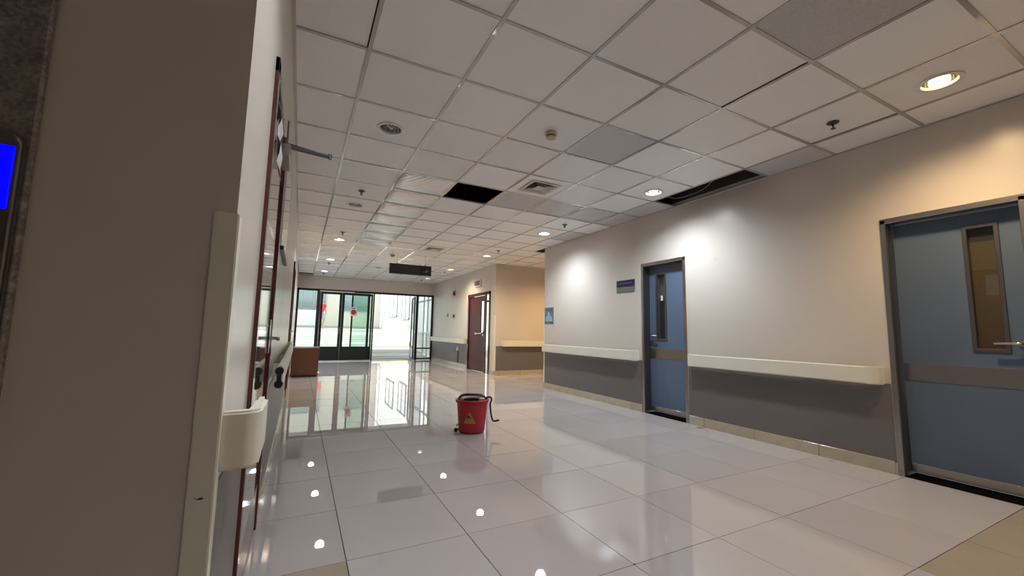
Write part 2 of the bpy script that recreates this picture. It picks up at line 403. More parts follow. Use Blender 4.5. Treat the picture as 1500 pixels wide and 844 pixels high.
corner_guard('corner_guard', [(XR-t, PY1-t), (XR+.036, PY1-t), (XR+.036, PY1-.0004), (XR-.0004, PY1-.0004), (XR-.0004, PY1+.03), (XR-t, PY1+.03)], .1, 1.45,
    'narrow cream corner guard between the red door and the warm lit passage', .002)

# ------------------------------------------------------------------ handrails
def handrail(label, axis, a, b, face, sgn, capA=True, capB=True, z0=.69, z1=.833, d=.088, th=.03, ch=.045):
    """U-shaped in plan: front bar with returns that meet the wall"""
    def P(s, o): return (face+sgn*o, s) if axis == 'Y' else (s, face+sgn*o)
    root = thing('handrail', (*P((a+b)/2, 0), z0), label, 'handrail', 'cream wall handrails')
    a2, b2 = (a+.10 if capA else a), (b-.10 if capB else b)
    bm = bmesh.new(); add_prism(bm, [P(a2, d-th), P(b2, d-th), P(b2, d), P(a2, d)], 'Z', z0, z1)
    bmesh.ops.recalc_face_normals(bm, faces=bm.faces)
    bmesh.ops.bevel(bm, geom=[e for e in bm.edges if abs((e.verts[0].co-e.verts[1].co).normalized()[1 if axis == 'Y' else 0]) > .9], offset=.009, segments=3, affect='EDGES')
    autosmooth(obj('rail_bar', bm, RAIL, root))
    n = max(1, round((b2-a2)/1.1))
    for k in range(n):
        s = a2 + (b2-a2)*(k+.5)/n
        bm = bmesh.new(); q0, q1 = P(s-.02, 0.001), P(s+.02, d-th+.002)
        add_box(bm, (min(q0[0], q1[0]), min(q0[1], q1[1]), z0+.03), (max(q0[0], q1[0]), max(q0[1], q1[1]), z1-.03)); obj('bracket', bm, WHITE, root)
    for on, e, s in ((capA, a, 1), (capB, b, -1)):
        if not on: continue
        pts = [(0, .001), (.003, d*.62), (.012, d-.012), (.03, d), (.10, d), (.10, d-th), (.036, d-th), (.026, .001)]
        bm = bmesh.new(); add_prism(bm, [P(e+s*u, v) for u, v in pts], 'Z', z0-.001, z1+.001)
        bmesh.ops.recalc_face_normals(bm, faces=bm.faces)
        bmesh.ops.bevel(bm, geom=[ed for ed in bm.edges if abs((ed.verts[0].co-ed.verts[1].co).z) < .001], offset=.006, segments=2, affect='EDGES')
        autosmooth(obj('end_cap', bm, RAIL, root))
    return root
handrail('long cream handrail between the two blue doors', 'Y', D2[1]+.055, D1[0]-.06, XR, -1)
handrail('cream handrail under the blue poster and the navy door sign', 'Y', D1[1]+.07, PY0-.034, XR, -1)
handrail('cream handrail between the red door and the glazed entrance', 'Y', D3[1]+.05, YE-.03, XR, -1)
handrail('cream handrail on the warm lit wall of the side passage', 'X', XR+.2, 7.9, PY1, -1)
lr = handrail('short stub of cream handrail between corner guard and left door', 'Y', YN+.012, 1.37, XL, 1, capB=False, z0=.735, z1=.864, d=.082)
lr2 = handrail('cream handrail on the left wall with a black open end', 'Y', 2.85, 7.15, XL, 1, capA=False, d=.078)
bm = bmesh.new()
for zc in (.722, .80): add_lathe(bm, [(.0001, 2.82), (.022, 2.82), (.024, 2.825), (.024, 2.852)], (XL+.058, 0, zc), 16, 'Y')
add_box(bm, (XL+.046, 2.824, .725), (XL+.070, 2.851, .80))
eo = autosmooth(obj('open_end', bm, BLACK, lr2)); eo['label'] = 'black open end of the rail core, its cap missing'

# ------------------------------------------------------------------ blue steel doors (right wall)
def blue_door(name, Y0, Y1, hs, label_glass):
    """hs=+1: handle side towards +Y"""
    r = thing(name, (XR, (Y0+Y1)/2, 0), kind='structure')
    f = .045
    fr = [((XR-.012, Y0-.012, 0), (XR+.02, Y0+f*.55, DH)), ((XR-.012, Y1-f*.55, 0), (XR+.02, Y1+.012, DH)), ((XR-.012, Y0-.012, DH-.03), (XR+.02, Y1+.012, DH+.012)),]
    boxes('frame_trim', fr, STEEL, r, bevel=.003)
    rv = [((XR+.02, Y0, 0), (XR+.19, Y0+.028, DH)), ((XR+.02, Y1-.028, 0), (XR+.19, Y1, DH)), ((XR+.02, Y0, DH-.032), (XR+.19, Y1, DH))]
    boxes('frame_reveal', rv, STEELD, r)
    box('threshold', (XR-.010, Y0+.026, .001), (XR+.19, Y1-.026, .006), mat('threshold_black', (.006, .005, .005), rough=1.0, spec=0.0), r)
    lx = XR+.105; y0, y1, z0, z1 = Y0+.032, Y1-.032, .030, DH-.036
    # leaf with a window opening
    wy = (y1-.275, y1-.135) if hs > 0 else (y0+.135, y0+.275)
    wz = (1.0, 1.885)
    leaf = boxes('leaf', [((lx, y0, z0), (lx+.045, wy[0], z1)), ((lx, wy[1], z0), (lx+.045, y1, z1)), ((lx, wy[0], z0), (lx+.045, wy[1], wz[0])), ((lx, wy[0], wz[1]), (lx+.045, wy[1], z1))], BLUE, r)
    g = .022
    boxes('window_bead', [((lx-.008, wy[0]-g, wz[0]-g), (lx+.02, wy[0]+.004, wz[1]+g)), ((lx-.008, wy[1]-.004, wz[0]-g), (lx+.02, wy[1]+g, wz[1]+g)),
        ((lx-.008, wy[0], wz[0]-g), (lx+.02, wy[1], wz[0]+.004)), ((lx-.008, wy[0], wz[1]-.004), (lx+.02, wy[1], wz[1]+g))], STEELD, leaf, bevel=.002)
    box('pane', (lx+.02, wy[0]+.003, wz[0]+.003), (lx+.026, wy[1]-.003, wz[1]-.003), GLASS, leaf)
    if hs > 0:
        box('backdrop', (lx+.05, wy[0]-.01, wz[0]-.01), (lx+.055, wy[1]+.01, wz[1]+.01), mat('backdrop_dark', (.03, .03, .028), rough=.6, var=.4, vscale=6), leaf)  # dark panel painting the unlit room behind the glass
        box('notice', (lx+.0155, wy[0]+.055, 1.52), (lx+.0195, wy[0]+.09, 1.59), PAPER, leaf)
    else:
        box('backdrop', (lx+.05, wy[0]-.01, wz[0]-.01), (lx+.055, wy[1]+.01, wz[1]-.10), mat('backdrop_brown', (.11, .070, .038), rough=.7, var=.15, vscale=3), leaf)  # brown panel painting the dim glow of the room behind the glass
        box('backdrop_top', (lx+.05, wy[0]-.01, wz[1]-.10), (lx+.06, wy[1]+.01, wz[1]+.01), mat('backdrop_top_dark', (.03, .03, .033), rough=.5), leaf)  # darker top of the painted room view
    box('push_plate', (lx-.003, y0+.004, .735), (lx, y1-.004, .872), STEEL, leaf, bevel=.001)
    box('kick_plate', (lx-.003, y0+.004, z0+.002), (lx, y1-.004, .095), STEEL, leaf, bevel=.001)
    hy = (y1-.055) if hs > 0 else (y0+.055)
    hd = thing('lever_handle', (lx, hy, 1.045)); hd.parent = leaf; hd.location = Vector((lx, hy, 1.045)) - worldloc(leaf)
    bm = bmesh.new(); add_lathe(bm, [(.0001, -.012), (.024, -.012), (.026, -.008), (.026, 0)], (lx, hy, 1.045), 20, 'X')
    add_tube(bm, smooth_curve([(lx-.01, hy, 1.045), (lx-.045, hy, 1.045), (lx-.055, hy-hs*.012, 1.045), (lx-.056, hy-hs*.05, 1.045), (lx-.056, hy-hs*.125, 1.043)], 4), .009, 10)
    COL.objects.unlink(hd); bpy.data.objects.remove(hd)
    h = autosmooth(obj('lever_handle', bm, CHROME, leaf)); h['label'] = 'bright lever handle'
    bm = bmesh.new(); add_lathe(bm, [(.0001, -.008), (.016, -.008), (.018, 0)], (lx, hy, .965), 16, 'X'); autosmooth(obj('lock_cylinder', bm, STEEL, leaf))
    return r
blue_door('door_1', *D1, +1, 'd')
blue_door('door_2', *D2, -1, 'l')

# ------------------------------------------------------------------ red wooden door (far right wall)
r = thing('door_3', (XR, (D3[0]+D3[1])/2, 0), kind='structure')
boxes('frame', [((XR-.018, D3[0]-.03, 0), (XR+.05, D3[0]+.05, D3H+.03)), ((XR-.018, D3[1]-.05, 0), (XR+.15, D3[1]+.03, D3H+.03)), ((XR-.018, D3[0]-.03, D3H-.05), (XR+.15, D3[1]+.03, D3H+.03)),
    ((XR-.012, 9.70, 0), (XR+.03, 9.76, D3H-.05)), ((XR-.012, 9.49, 1.80), (XR+.03, 9.70, 1.85))], REDW, r, bevel=.003)
lx = XR+.012
REDL = mat('red_leaf', (.075, .016, .016), rough=.42, spec=.3, var=.2, vscale=5)
leaf = boxes('leaf', [((lx, 9.765, .015), (lx+.03, 9.86, 1.99)), ((lx, 10.06, .015), (lx+.03, 10.875, 1.99)), ((lx, 9.86, .015), (lx+.03, 10.06, 1.02)), ((lx, 9.86, 1.85), (lx+.03, 10.06, 1.99))], REDL, r)
box('pane', (lx+.010, 9.855, 1.015), (lx+.016, 10.065, 1.855), GLASS, leaf)
boxes('side_pane', [((lx-.008, 9.49, .02), (lx-.002, 9.70, 1.80)), ((lx-.008, 9.49, 1.85), (lx-.002, 9.70, 2.0))], GLASS, r)
bm = bmesh.new(); add_box(bm, (lx-.03, 9.80, .93), (lx, 9.87, 1.06), .004); add_tube(bm, [(lx-.05, 9.84, 1.0), (lx-.05, 10.30, .99)], .02, 10); add_box(bm, (lx-.06, 10.26, .965), (lx, 10.32, 1.02), .004)
autosmooth(obj('push_bar', bm, CHROME, leaf))

# ------------------------------------------------------------------ left wall doors
r = thing('door_4', (XL, 2.2, 0), kind='structure')
boxes('frame', [((XL-.02, 1.73, 0), (XL+.014, 1.795, 2.10)), ((XL-.02, 2.615, 0), (XL+.014, 2.68, 2.10)), ((XL-.02, 1.73, 2.04), (XL+.014, 2.68, 2.10))], REDW, r, bevel=.003)
leaf = box('leaf', (XL-.03, 1.80, .012), (XL+.003, 2.61, 2.035), GLOSSW, r, bevel=.002)
bm = bmesh.new(); add_box(bm, (XL+.003, 2.53, .92), (XL+.011, 2.575, 1.10), .003)
add_tube(bm, smooth_curve([(XL+.01, 2.552, 1.0), (XL+.045, 2.552, 1.0), (XL+.053, 2.54, 1.0), (XL+.053, 2.43, .998)], 4), .009, 10)
autosmooth(obj('lever_handle', bm, CHROME, leaf))
box('kick_plate', (XL+.003, 1.82, .03), (XL+.005, 2.59, .24), STEEL, leaf)
cl = boxes('door_closer', [((XL+.004, 2.18, 1.885), (XL+.052, 2.42, 1.945))], STEEL, leaf, bevel=.006); cl['label'] = 'silver door closer with folded arm'
bm = bmesh.new(); elbow = (.083, 2.30, 1.962)
add_tube(bm, [(XL+.03, 2.25, 1.945), (XL+.03, 2.25, 1.965)], .012, 12)
add_tube(bm, [(XL+.03, 2.25, 1.955), elbow], .011, 8)
add_tube(bm, [elbow, (XL+.02, 2.40, 2.03)], .007, 8)
add_tube(bm, [(elbow[0], elbow[1], elbow[2]-.012), (elbow[0], elbow[1], elbow[2]+.014)], .010, 12)
add_box(bm, (XL+.012, 2.385, 1.99), (XL+.03, 2.43, 2.06), .003)
autosmooth(obj('closer_arm', bm, STEELD, cl))
pp = bmesh.new(); g = []
for i in range(9):
    zz = 2.02-.30*i/8
    g.append([pp.verts.new((XL+.006+.016*math.sin(i*.9)**2+.012*(i/8)**2, y, zz)) for y in (1.93, 2.01, 2.09)])
for a, b in zip(g, g[1:]):
    for k in range(2): pp.faces.new((a[k], a[k+1], b[k+1], b[k]))
rr = bmesh.ops.extrude_face_region(pp, geom=pp.faces[:])
for v in [v for v in rr['geom'] if isinstance(v, bmesh.types.BMVert)]: v.co.x += .0008
n_ = obj('door_notice', pp, PAPER); tag(n_, 'curled white paper notice stuck high on the glossy left door', 'paper')

r = thing('door_5', (XL, 7.7, 0), kind='structure')
boxes('frame', [((XL-.02, 7.25, 0), (XL+.022, 7.31, 2.10)), ((XL-.02, 8.19, 0), (XL+.022, 8.25, 2.10)), ((XL-.02, 7.25, 2.04), (XL+.022, 8.25, 2.10))], REDW, r, bevel=.003)
leaf = box('leaf', (XL-.03, 7.31, .012), (XL+.003, 8.19, 2.035), REDW, r, bevel=.002)
bm = bmesh.new(); add_tube(bm, smooth_curve([(XL+.003, 7.38, 1.0), (XL+.045, 7.38, 1.0), (XL+.053, 7.39, 1.0), (XL+.053, 7.5, .998)], 4), .009, 10); autosmooth(obj('lever_handle', bm, CHROME, leaf))

# laminated notice board on the left wall
nb = thing('notice_board', (XL, 3.4, 1.56), 'glossy laminated notice board with dark bottom edge on the left wall', 'notice board')
box('sheet', (XL+.002, 2.98, 1.58), (XL+.008, 3.75, 2.22), mat('laminate_sheet', (.62, .62, .6), rough=.08, coat=1.0, bump=.25, bscale=7), nb)
box('bottom_strip', (XL+.001, 2.97, 1.555), (XL+.022, 3.76, 1.582), BLACK, nb, bevel=.002)
box('bracket_plate', (XL, 2.80, 2.16), (XL+.006, 2.84, 2.34), STEELD, None).name = 'wall_bracket'
tag(bpy.data.objects['wall_bracket'], 'dark flat metal strip fixed to the wall above the left door closer', 'bracket')

# ------------------------------------------------------------------ granite lift surround and call panel
GR = mat('granite', (0.30, 0.265, 0.235), rough=.22, var=.45, vscale=28, speck=.5, spscale=120)
box('trim_1', (-2.2, YN-.018, 0), (-.486, YN, 2.6), GR, kind='structure', bevel=.004)
cp = thing('lift_call_panel', (-.575, YN-.018, 1.2), 'steel lift call panel with glowing blue screen on dark granite', 'control panel')
def rounded(x0, x1, z0, z1, r, n=6):
    out = []
    for cx, cz, a0 in ((x1-r, z1-r, 0), (x0+r, z1-r, 90), (x0+r, z0+r, 180), (x1-r, z0+r, 270)):
        for k in range(n+1): a = math.radians(a0+90*k/n); out.append((cx+r*math.cos(a), cz+r*math.sin(a)))
    return out
bm = bmesh.new(); add_prism(bm, rounded(-.70, -.4925, .98, 1.425, .03), 'Y', YN-.034, YN-.018)
bmesh.ops.recalc_face_normals(bm, faces=bm.faces)
bmesh.ops.bevel(bm, geom=[e for e in bm.edges if all(abs(v.co.y-(YN-.034)) < 1e-4 for v in e.verts)], offset=.006, segments=3, affect='EDGES')
autosmooth(obj('faceplate', bm, mat('dark_steel', (.20, .185, .17), rough=.25, metal=.8), cp))
box('screen', (-.685, YN-.0365, 1.27), (-.5015, YN-.0335, 1.392), mat('blue_screen', (.0, .0, .05), rough=.3, emit=(0.0, 0.0, 1.0), estr=1.0), cp, bevel=.001)

# ------------------------------------------------------------------ glazed entrance at the end
EN = thing('door_6', (2.05, YE, 0), kind='structure')
fy0, fy1 = YE+.04, YE+.11
boxes('frame', [((XL, fy0, 0), (XL+.06, fy1, 2.31)), ((XR-.06, fy0, 0), (XR, fy1, 2.31)), ((XL, fy0, 2.245), (XR, fy1, 2.31)),
    ((.43, fy0, 0), (.53, fy1, 2.31)), ((2.165, fy0, 0), (2.205, fy1, 2.31)), ((3.63, fy0, 0), (3.71, fy1, 2.31))], BLACKM, EN, bevel=.003)
sl = boxes('threshold_strip', [((XL, fy0-.03, .0005), (XR, fy1+.02, .008))], STEEL, EN)
def fixed_light(x0, x1, z0, rail, name='fixed_light'):
    f = boxes(name, [((x0, fy0+.01, z0), (x1, fy1-.01, z0+.05)), ((x0, fy0+.01, rail), (x1, fy1-.01, rail+.045))] , BLACKM, EN, bevel=.002)
    box('pane', (x0, fy0+.03, rail+.045), (x1, fy0+.038, 2.245), GLASS, f); box('pane', (x0, fy0+.03, z0+.05), (x1, fy0+.038, rail), GLASS, f)
    return f
fixed_light(XL+.06, .43, .03, .40); fixed_light(3.71, XR-.06, .03, .39)
def leaf_door(name, x0, x1, y, panel, st=.075, lock=None, glass=GLASS, axis='X'):
    """framed glass leaf with a solid lower panel; axis 'Y' = standing open, at right angles"""
    def B(a0, a1, z0, z1, t0, t1):
        return ((a0, y+t0, z0), (a1, y+t1, z1)) if axis == 'X' else ((y+t0, a0, z0), (y+t1, a1, z1))
    lf = boxes(name, [B(x0, x0+st, .03, 2.235, 0, .045), B(x1-st, x1, .03, 2.235, 0, .045), B(x0+st, x1-st, 2.16, 2.235, 0, .045), B(x0+st, x1-st, .42, .47, 0, .045), B(x0+st, x1-st, .03, .08, 0, .045)], BLACKM, EN, bevel=.003)
    lo, hi = B(x0+st, x1-st, .47, 2.16, .018, .026); box('pane', lo, hi, glass, lf)
    lo, hi = B(x0+st, x1-st, .08, .42, .010, .035); box('bottom_panel', lo, hi, panel, lf)
    return lf
PAN = mat('dark_panel', (.016, .018, .022), rough=.45, spec=.4)
l1 = leaf_door('door_leaf', .535, 1.18, fy0+.01, PAN); l2 = leaf_door('door_leaf', 1.185, 2.06, fy0+.01, PAN)
leaf_door('sliding_leaf', 1.49, 2.16, fy1+.02, PAN, st=.05, glass=GLASSG)
lo = leaf_door('open_leaf', fy1+.01, fy1+.88, 3.63, mat('pale_panel', (.55, .56, .58), rough=.4), st=.05, axis='Y')
bm = bmesh.new(); add_tube(bm, [(3.56, 15.2, .95), (3.56, 15.2, 1.25)], .014); add_tube(bm, [(3.56, 15.2, .98), (3.64, 15.2, .98)], .01); add_tube(bm, [(3.56, 15.2, 1.22), (3.64, 15.2, 1.22)], .01)
autosmooth(obj('pull_handle', bm, STEEL, lo)); lo.rotation_euler = (0, 0, math.radians(-7))
bm = bmesh.new(); add_box(bm, (1.13, fy0-.02, .90), (1.165, fy0+.012, 1.10), .004); autosmooth(obj('lock_handle', bm, CHROME, l1))
sg = thing('glass_sticker', (1.56, fy0+.025, 1.47), 'white square notice with red disc stuck on the glass door', 'sign')
box('sheet', (1.45, fy0+.0245, 1.47), (1.66, fy0+.0275, 1.77), WHITE, sg)
bm = bmesh.new(); add_lathe(bm, [(.0001, fy0+.0235), (.085, fy0+.0235), (.085, fy0+.0246)], (1.555, 0, 1.60), 24, 'Y'); obj('red_disc', bm, mat('sign_red', (.5, .04, .05), rough=.5), sg)
box('heading_line', (1.49, fy0+.0235, 1.715), (1.62, fy0+.0246, 1.735), BLACK, sg)
box('door_track', (.50, fy0-.012, 2.238), (1.55, fy0, 2.268), WHITE, EN)

# ------------------------------------------------------------------ outdoors: rising forecourt, building opposite, side wall, person
PAVE = mat('paving', (.38, .375, .345), rough=.8, var=.12, vscale=2, objrand=.3)
gnd = boxes('ground_outside', [((-30, YE+.2, -.4), (40, 60, -.03)), ((XR+.5, PY1+.15, -.4), (40, YE+.2, -.03)), ((-30, -20, -.4), (-3.4, YE+.2, -.03))], mat('earth', (.5, .48, .42), rough=.9, var=.1), kind='structure')
fc = thing('pavement', (1, YE+.2, 0), kind='structure')
SL = .1; RY = 16.0
def gz(y): return max(0, (y-RY)*SL)
y = YE+.2; k = 0
while y < 27.2:
    y2 = min(y+.85, 27.3); bm = bmesh.new(); vv = add_box(bm, (-8, y+.03, -.06), (4.57, y2-.03, -.006))
    for v in vv: v.co.z += gz(v.co.y) if v.co.y > RY else 0
    obj('paving_strip', bm, PAVE, fc); y = y2
# retaining soil below the ramp
bm = bmesh.new(); add_prism(bm, [(YE+.2, -.05), (RY, -.05), (27.3, gz(27.3)-.05), (27.3, -.4), (YE+.2, -.4)], 'X', -8, 4.62); obj('ramp_bed', bm, mat('bed', (.42, .41, .38), rough=.9), fc)

cn = thing('entrance_canopy', (1.0, YE+.4, 3.0), 'flat concrete canopy over the glazed entrance outside', 'canopy')
box('slab', (-6, YE+.36, 3.05), (4.6, 18.2, 3.2), mat('canopy_white', (.6, .6, .58), rough=.8, var=.05), cn); box('fascia', (-6, 18.2, 2.98), (4.6, 18.28, 3.26), MATS['canopy_white'], cn)
CREAM = mat('outside_render', (.52, .50, .42), rough=.85, var=.06, vscale=1)
OW = mat('outside_white', (.60, .62, .62), rough=.8, var=.04)
WG = mat('outside_glass', (.16, .22, .21), rough=.08, spec=.8)
GF = mat('grey_frame', (.25, .27, .27), rough=.5)
bl = thing('building', (1, 27.3, 1.0), 'pale rendered building with grey-green windows across the forecourt', 'building')
box('facade', (-9, 27.3, .6), (4.57, 27.8, 6.5), CREAM, bl)
box('lower_wall', (-9, 27.26, 1.12), (1.30, 27.3, 2.12), OW, bl); box('plinth', (-9, 27.25, .8), (4.57, 27.3, 1.2), mat('plinth', (.35, .34, .31), rough=.8), bl)
def out_window(x0, x1, z0, z1, n):
    w = boxes('window', [((x0, 27.24, z0), (x1, 27.32, z0+.05)), ((x0, 27.24, z1-.05), (x1, 27.32, z1))] + [((x0+(x1-x0-.05)*i/n, 27.24, z0), (x0+(x1-x0-.05)*i/n+.05, 27.32, z1)) for i in range(n+1)], GF, bl)
    for i in range(n):
        a = x0+(x1-x0-.05)*i/n+.05; b = x0+(x1-x0-.05)*(i+1)/n
        box('pane', (a, 27.27, z0+.05), (b, 27.29, z1-.05), WG, w)
out_window(-1.35, 1.33, 2.17, 3.9, 4); out_window(2.30, 3.85, 2.12, 3.9, 2); out_window(-4.5, -2.2, 2.17, 3.9, 3)

sw = thing('side_wing', (4.65, 21, 0), 'bright white wing with tall barred windows along the right of the forecourt', 'building')
bm = bmesh.new(); add_box(bm, (4.66, 19.35, -.2), (5.3, 27.3, 5.5)); obj('wall', bm, OW, sw)
bm = bmesh.new(); vv = add_box(bm, (4.58, 19.35, -.05), (4.66, 27.25, .17))
for v in vv: v.co.z += gz(v.co.y)
obj('skirting', bm, mat('tan_skirting', (.55, .46, .34), rough=.7), sw)
def wing_window(y0, y1, z0, z1, n):
    w = boxes('window', [((4.60, y0, z0), (4.67, y1, z0+.05)), ((4.60, y0, z1-.05), (4.67, y1, z1))] + [((4.60, y0+(y1-y0-.05)*i/n, z0), (4.67, y0+(y1-y0-.05)*i/n+.05, z1)) for i in range(n+1)], GF, sw)
    for i in range(n): box('pane', (4.63, y0+(y1-y0-.05)*i/n+.05, z0+.05), (4.65, y0+(y1-y0-.05)*(i+1)/n, z1-.05), mat('bright_glass', (.62, .68, .70), rough=.1, spec=.7), w)
wing_window(22.5, 24.6, 1.75, 3.15, 2); wing_window(19.7, 21.3, 1.55, 3.0, 2)
# white railing beside the entrance
rl = thing('railing', (4.66, 17.2, 0), 'white railing with slim bars and tall dark posts outside the entrance', 'railing')
box('top_rail', (4.62, 15.2, .92), (4.68, 19.3, .98), OW, rl); box('bottom_rail', (4.62, 15.2, .08), (4.68, 19.3, .13), OW, rl)
for i in range(24): box('baluster', (4.635, 15.25+i*.17, .13), (4.665, 15.29+i*.17, .92), OW, rl)
for yy in (15.3, 16.5, 17.1, 18.2): box('post', (4.62, yy, -.03), (4.67, yy+.05, 3.3), GF, rl)
box('crossbar', (4.62, 15.2, 2.25), (4.67, 19.3, 2.31), GF, rl)

# ------------------------------------------------------------------ person in a red shirt
SKIN = mat('skin', (.45, .27, .18), rough=.5)
def skinned(name, verts, edges_, radii, material, parent, loc, sub=2):
    me = bpy.data.meshes.new(name); me.from_pydata(verts, edges_, []); me.materials.append(material)
    o = bpy.data.objects.new(name, me); COL.objects.link(o)
    o.location = loc
    if parent: o.parent = parent
    md = o.modifiers.new('skin', 'SKIN'); md.use_smooth_shade = True
    for v, rr in zip(me.skin_vertices[0].data, radii): v.radius = (rr, rr) if not isinstance(rr, tuple) else rr
    me.skin_vertices[0].data[0].use_root = True
    s = o.modifiers.new('sub', 'SUBSURF'); s.levels = sub; s.render_levels = sub
    return o
pl = (1.03, 26.0, gz(26.0)-.004)
pr = thing('person', pl, 'person in red shirt and lilac shorts walking across the forecourt', 'person'); pr.rotation_euler = (0, 0, math.radians(35)); pr.scale = (1.15, 1.15, 1.03)
V = [(0, 0, .92), (0, 0, 1.10), (0, .0, 1.28), (0, 0, 1.42), (0, -.01, 1.50), (0, -.02, 1.58), (0, -.03, 1.68),
     (.17, 0, 1.39), (.25, .02, 1.14), (.24, -.08, .92), (.235, -.11, .83), (-.17, 0, 1.39), (-.25, -.03, 1.14), (-.24, -.10, .92), (-.235, -.13, .83),
     (.09, 0, .86), (.10, -.10, .50), (.10, .02, .10), (.10, -.14, .035), (-.09, 0, .86), (-.10, .10, .50), (-.10, .22, .12), (-.10, .10, .035)]
Ed = [(0, 1), (1, 2), (2, 3), (3, 4), (4, 5), (5, 6), (3, 7), (7, 8), (8, 9), (9, 10), (3, 11), (11, 12), (12, 13), (13, 14), (0, 15), (15, 16), (16, 17), (17, 18), (0, 19), (19, 20), (20, 21), (21, 22)]
Rd = [(.15, .11), (.145, .10), (.16, .11), (.12, .09), (.055, .055), (.085, .095), (.07, .085), .062, .045, .034, .038, .062, .045, .034, .038, .088, .06, .04, .04, .088, .06, .04, .04]
skinned('body', V, Ed, Rd, SKIN, pr, (0, 0, 0))
sv = [(0, 0, .90), (0, 0, 1.10), (0, 0, 1.28), (0, 0, 1.42), (.18, 0, 1.39), (.24, .01, 1.20), (-.18, 0, 1.39), (-.24, -.01, 1.20)]
skinned('shirt', sv, [(0, 1), (1, 2), (2, 3), (3, 4), (4, 5), (3, 6), (6, 7)], [(.18, .13), (.175, .125), (.185, .13), (.125, .10), .082, .07, .082, .07], mat('red_shirt', (.62, .03, .06), rough=.8), pr, (0, 0, 0))
hv = [(0, 0, .90), (.095, -.01, .78), (.105, -.07, .56), (-.095, .01, .78), (-.105, .07, .56)]
skinned('shorts', hv, [(0, 1), (1, 2), (0, 3), (3, 4)], [(.165, .125), .115, .10, .115, .10], mat('lilac_shorts', (.35, .33, .55), rough=.8), pr, (0, 0, 0))
skinned('hair', [(0, .0, 1.62), (0, .01, 1.70)], [(0, 1)], [(.085, .095), (.075, .085)], mat('hair', (.02, .015, .012), rough=.6), pr, (0, .012, .012))

# ------------------------------------------------------------------ brown cabinet by the left wall
WOOD = mat('brown_laminate', (.12, .052, .034), rough=.35, var=.15, vscale=8)
cb = thing('cabinet', (.145, 10.25, 0), 'low brown wooden cabinet standing against the left wall', 'cabinet')
cx0, cx1, cy0, cy1 = -.128, .425, 10.0, 10.62
box('body', (cx0+.01, cy0+.012, .03), (cx1-.01, cy1-.01, .602), WOOD, cb, bevel=.002)
box('worktop', (cx0, cy0, .602), (cx1, cy1, .632), mat('brown_top', (.22, .13, .09), rough=.25, var=.1, vscale=6), cb, bevel=.003)
box('back_panel', (cx0+.012, cy0+.002, .05), (cx1-.012, cy0+.012, .598), WOOD, cb, bevel=.002)
box('plinth', (cx0+.03, cy0+.03, 0), (cx1-.03, cy1-.03, .03), BLACK, cb)

# ------------------------------------------------------------------ red mop bucket
bc = Vector((1.685, 4.14, 0))
mb = thing('mop_bucket', bc, 'red plastic mop bucket with yellow warning triangle, standing on the glossy floor', 'bucket')
RED = mat('red_plastic', (.42, .012, .028), rough=.38, var=.1, vscale=5)
bm = bmesh.new()
add_lathe(bm, [(.0001, .006), (.125, .006), (.136, .012), (.140, .03), (.164, .30), (.166, .312), (.178, .314), (.180, .338), (.172, .342), (.160, .340), (.156, .30), (.130, .03), (.0001, .026)], bc, 40, squash=.92)
body = autosmooth(obj('pail', bm, RED, mb), 50)
bm = bmesh.new(); add_lathe(bm, [(.152, .335), (.150, .345), (.10, .335), (.085, .22), (.0001, .215)], bc + Vector((0, 0, 0)), 28, squash=.92)
autosmooth(obj('wringer_basket', bm, BLACK, mb))
bm = bmesh.new(); vd = Vector((math.cos(yaw), -math.sin(yaw), 0)); fd = Vector((-.38, -.925, 0))
hp = smooth_curve([bc+vd*-.15+Vector((0, 0, .335)), bc+vd*-.12+fd*.03+Vector((0, 0, .37)), bc+vd*-.06+fd*.05+Vector((0, 0, .385)), bc+vd*.05+fd*.05+Vector((0, 0, .385)), bc+vd*.11+fd*.03+Vector((0, 0, .372)), bc+vd*.15+Vector((0, 0, .335))], 6)
add_tube(bm, hp, .0085, 10); add_tube(bm, [p - fd*.10 - Vector((0, 0, .004)) for p in hp], .0075, 10)
autosmooth(obj('carry_handle', bm, BLACK, mb))
bm = bmesh.new()
lp = smooth_curve([bc+vd*.13+Vector((0, 0, .35)), bc+vd*.185+Vector((0, 0, .362)), bc+vd*.205+Vector((0, 0, .335)), bc+vd*.19+Vector((0, 0, .29)), bc+vd*.20+Vector((0, 0, .20)), bc+vd*.215+Vector((0, 0, .135)), bc+vd*.235+Vector((0, 0, .115)), bc+vd*.29+Vector((0, 0, .125))], 6)
add_tube(bm, lp, .0095, 10); autosmooth(obj('wringer_lever', bm, BLACK, mb))
bm = bmesh.new(); c0 = bc+vd*-.165+fd*.02
add_tube(bm, [c0+Vector((0, 0, .022))-fd*.012, c0+Vector((0, 0, .022))+fd*.012], .021, 16); add_tube(bm, [c0+Vector((0, 0, .022)), bc+vd*-.12+Vector((0, 0, .03))], .012, 8)
autosmooth(obj('caster', bm, BLACK, mb))
bm = bmesh.new(); c0 = bc+vd*-.155-fd*.01; add_tube(bm, [c0+Vector((0, 0, .05)), c0+Vector((0, 0, .07)), c0+vd*.03+Vector((0, 0, .08))], .008, 8); autosmooth(obj('drain_spout', bm, STEEL, mb))
bm = bmesh.new(); c0 = bc+vd*.10+fd*.03+Vector((0, 0, .345)); bmesh.ops.create_icosphere(bm, subdivisions=2, radius=.032, matrix=Matrix.Translation(c0) @ Matrix.Diagonal((1.1, .8, .55, 1)))
autosmooth(obj('wringer_clip', bm, WHITE, mb))
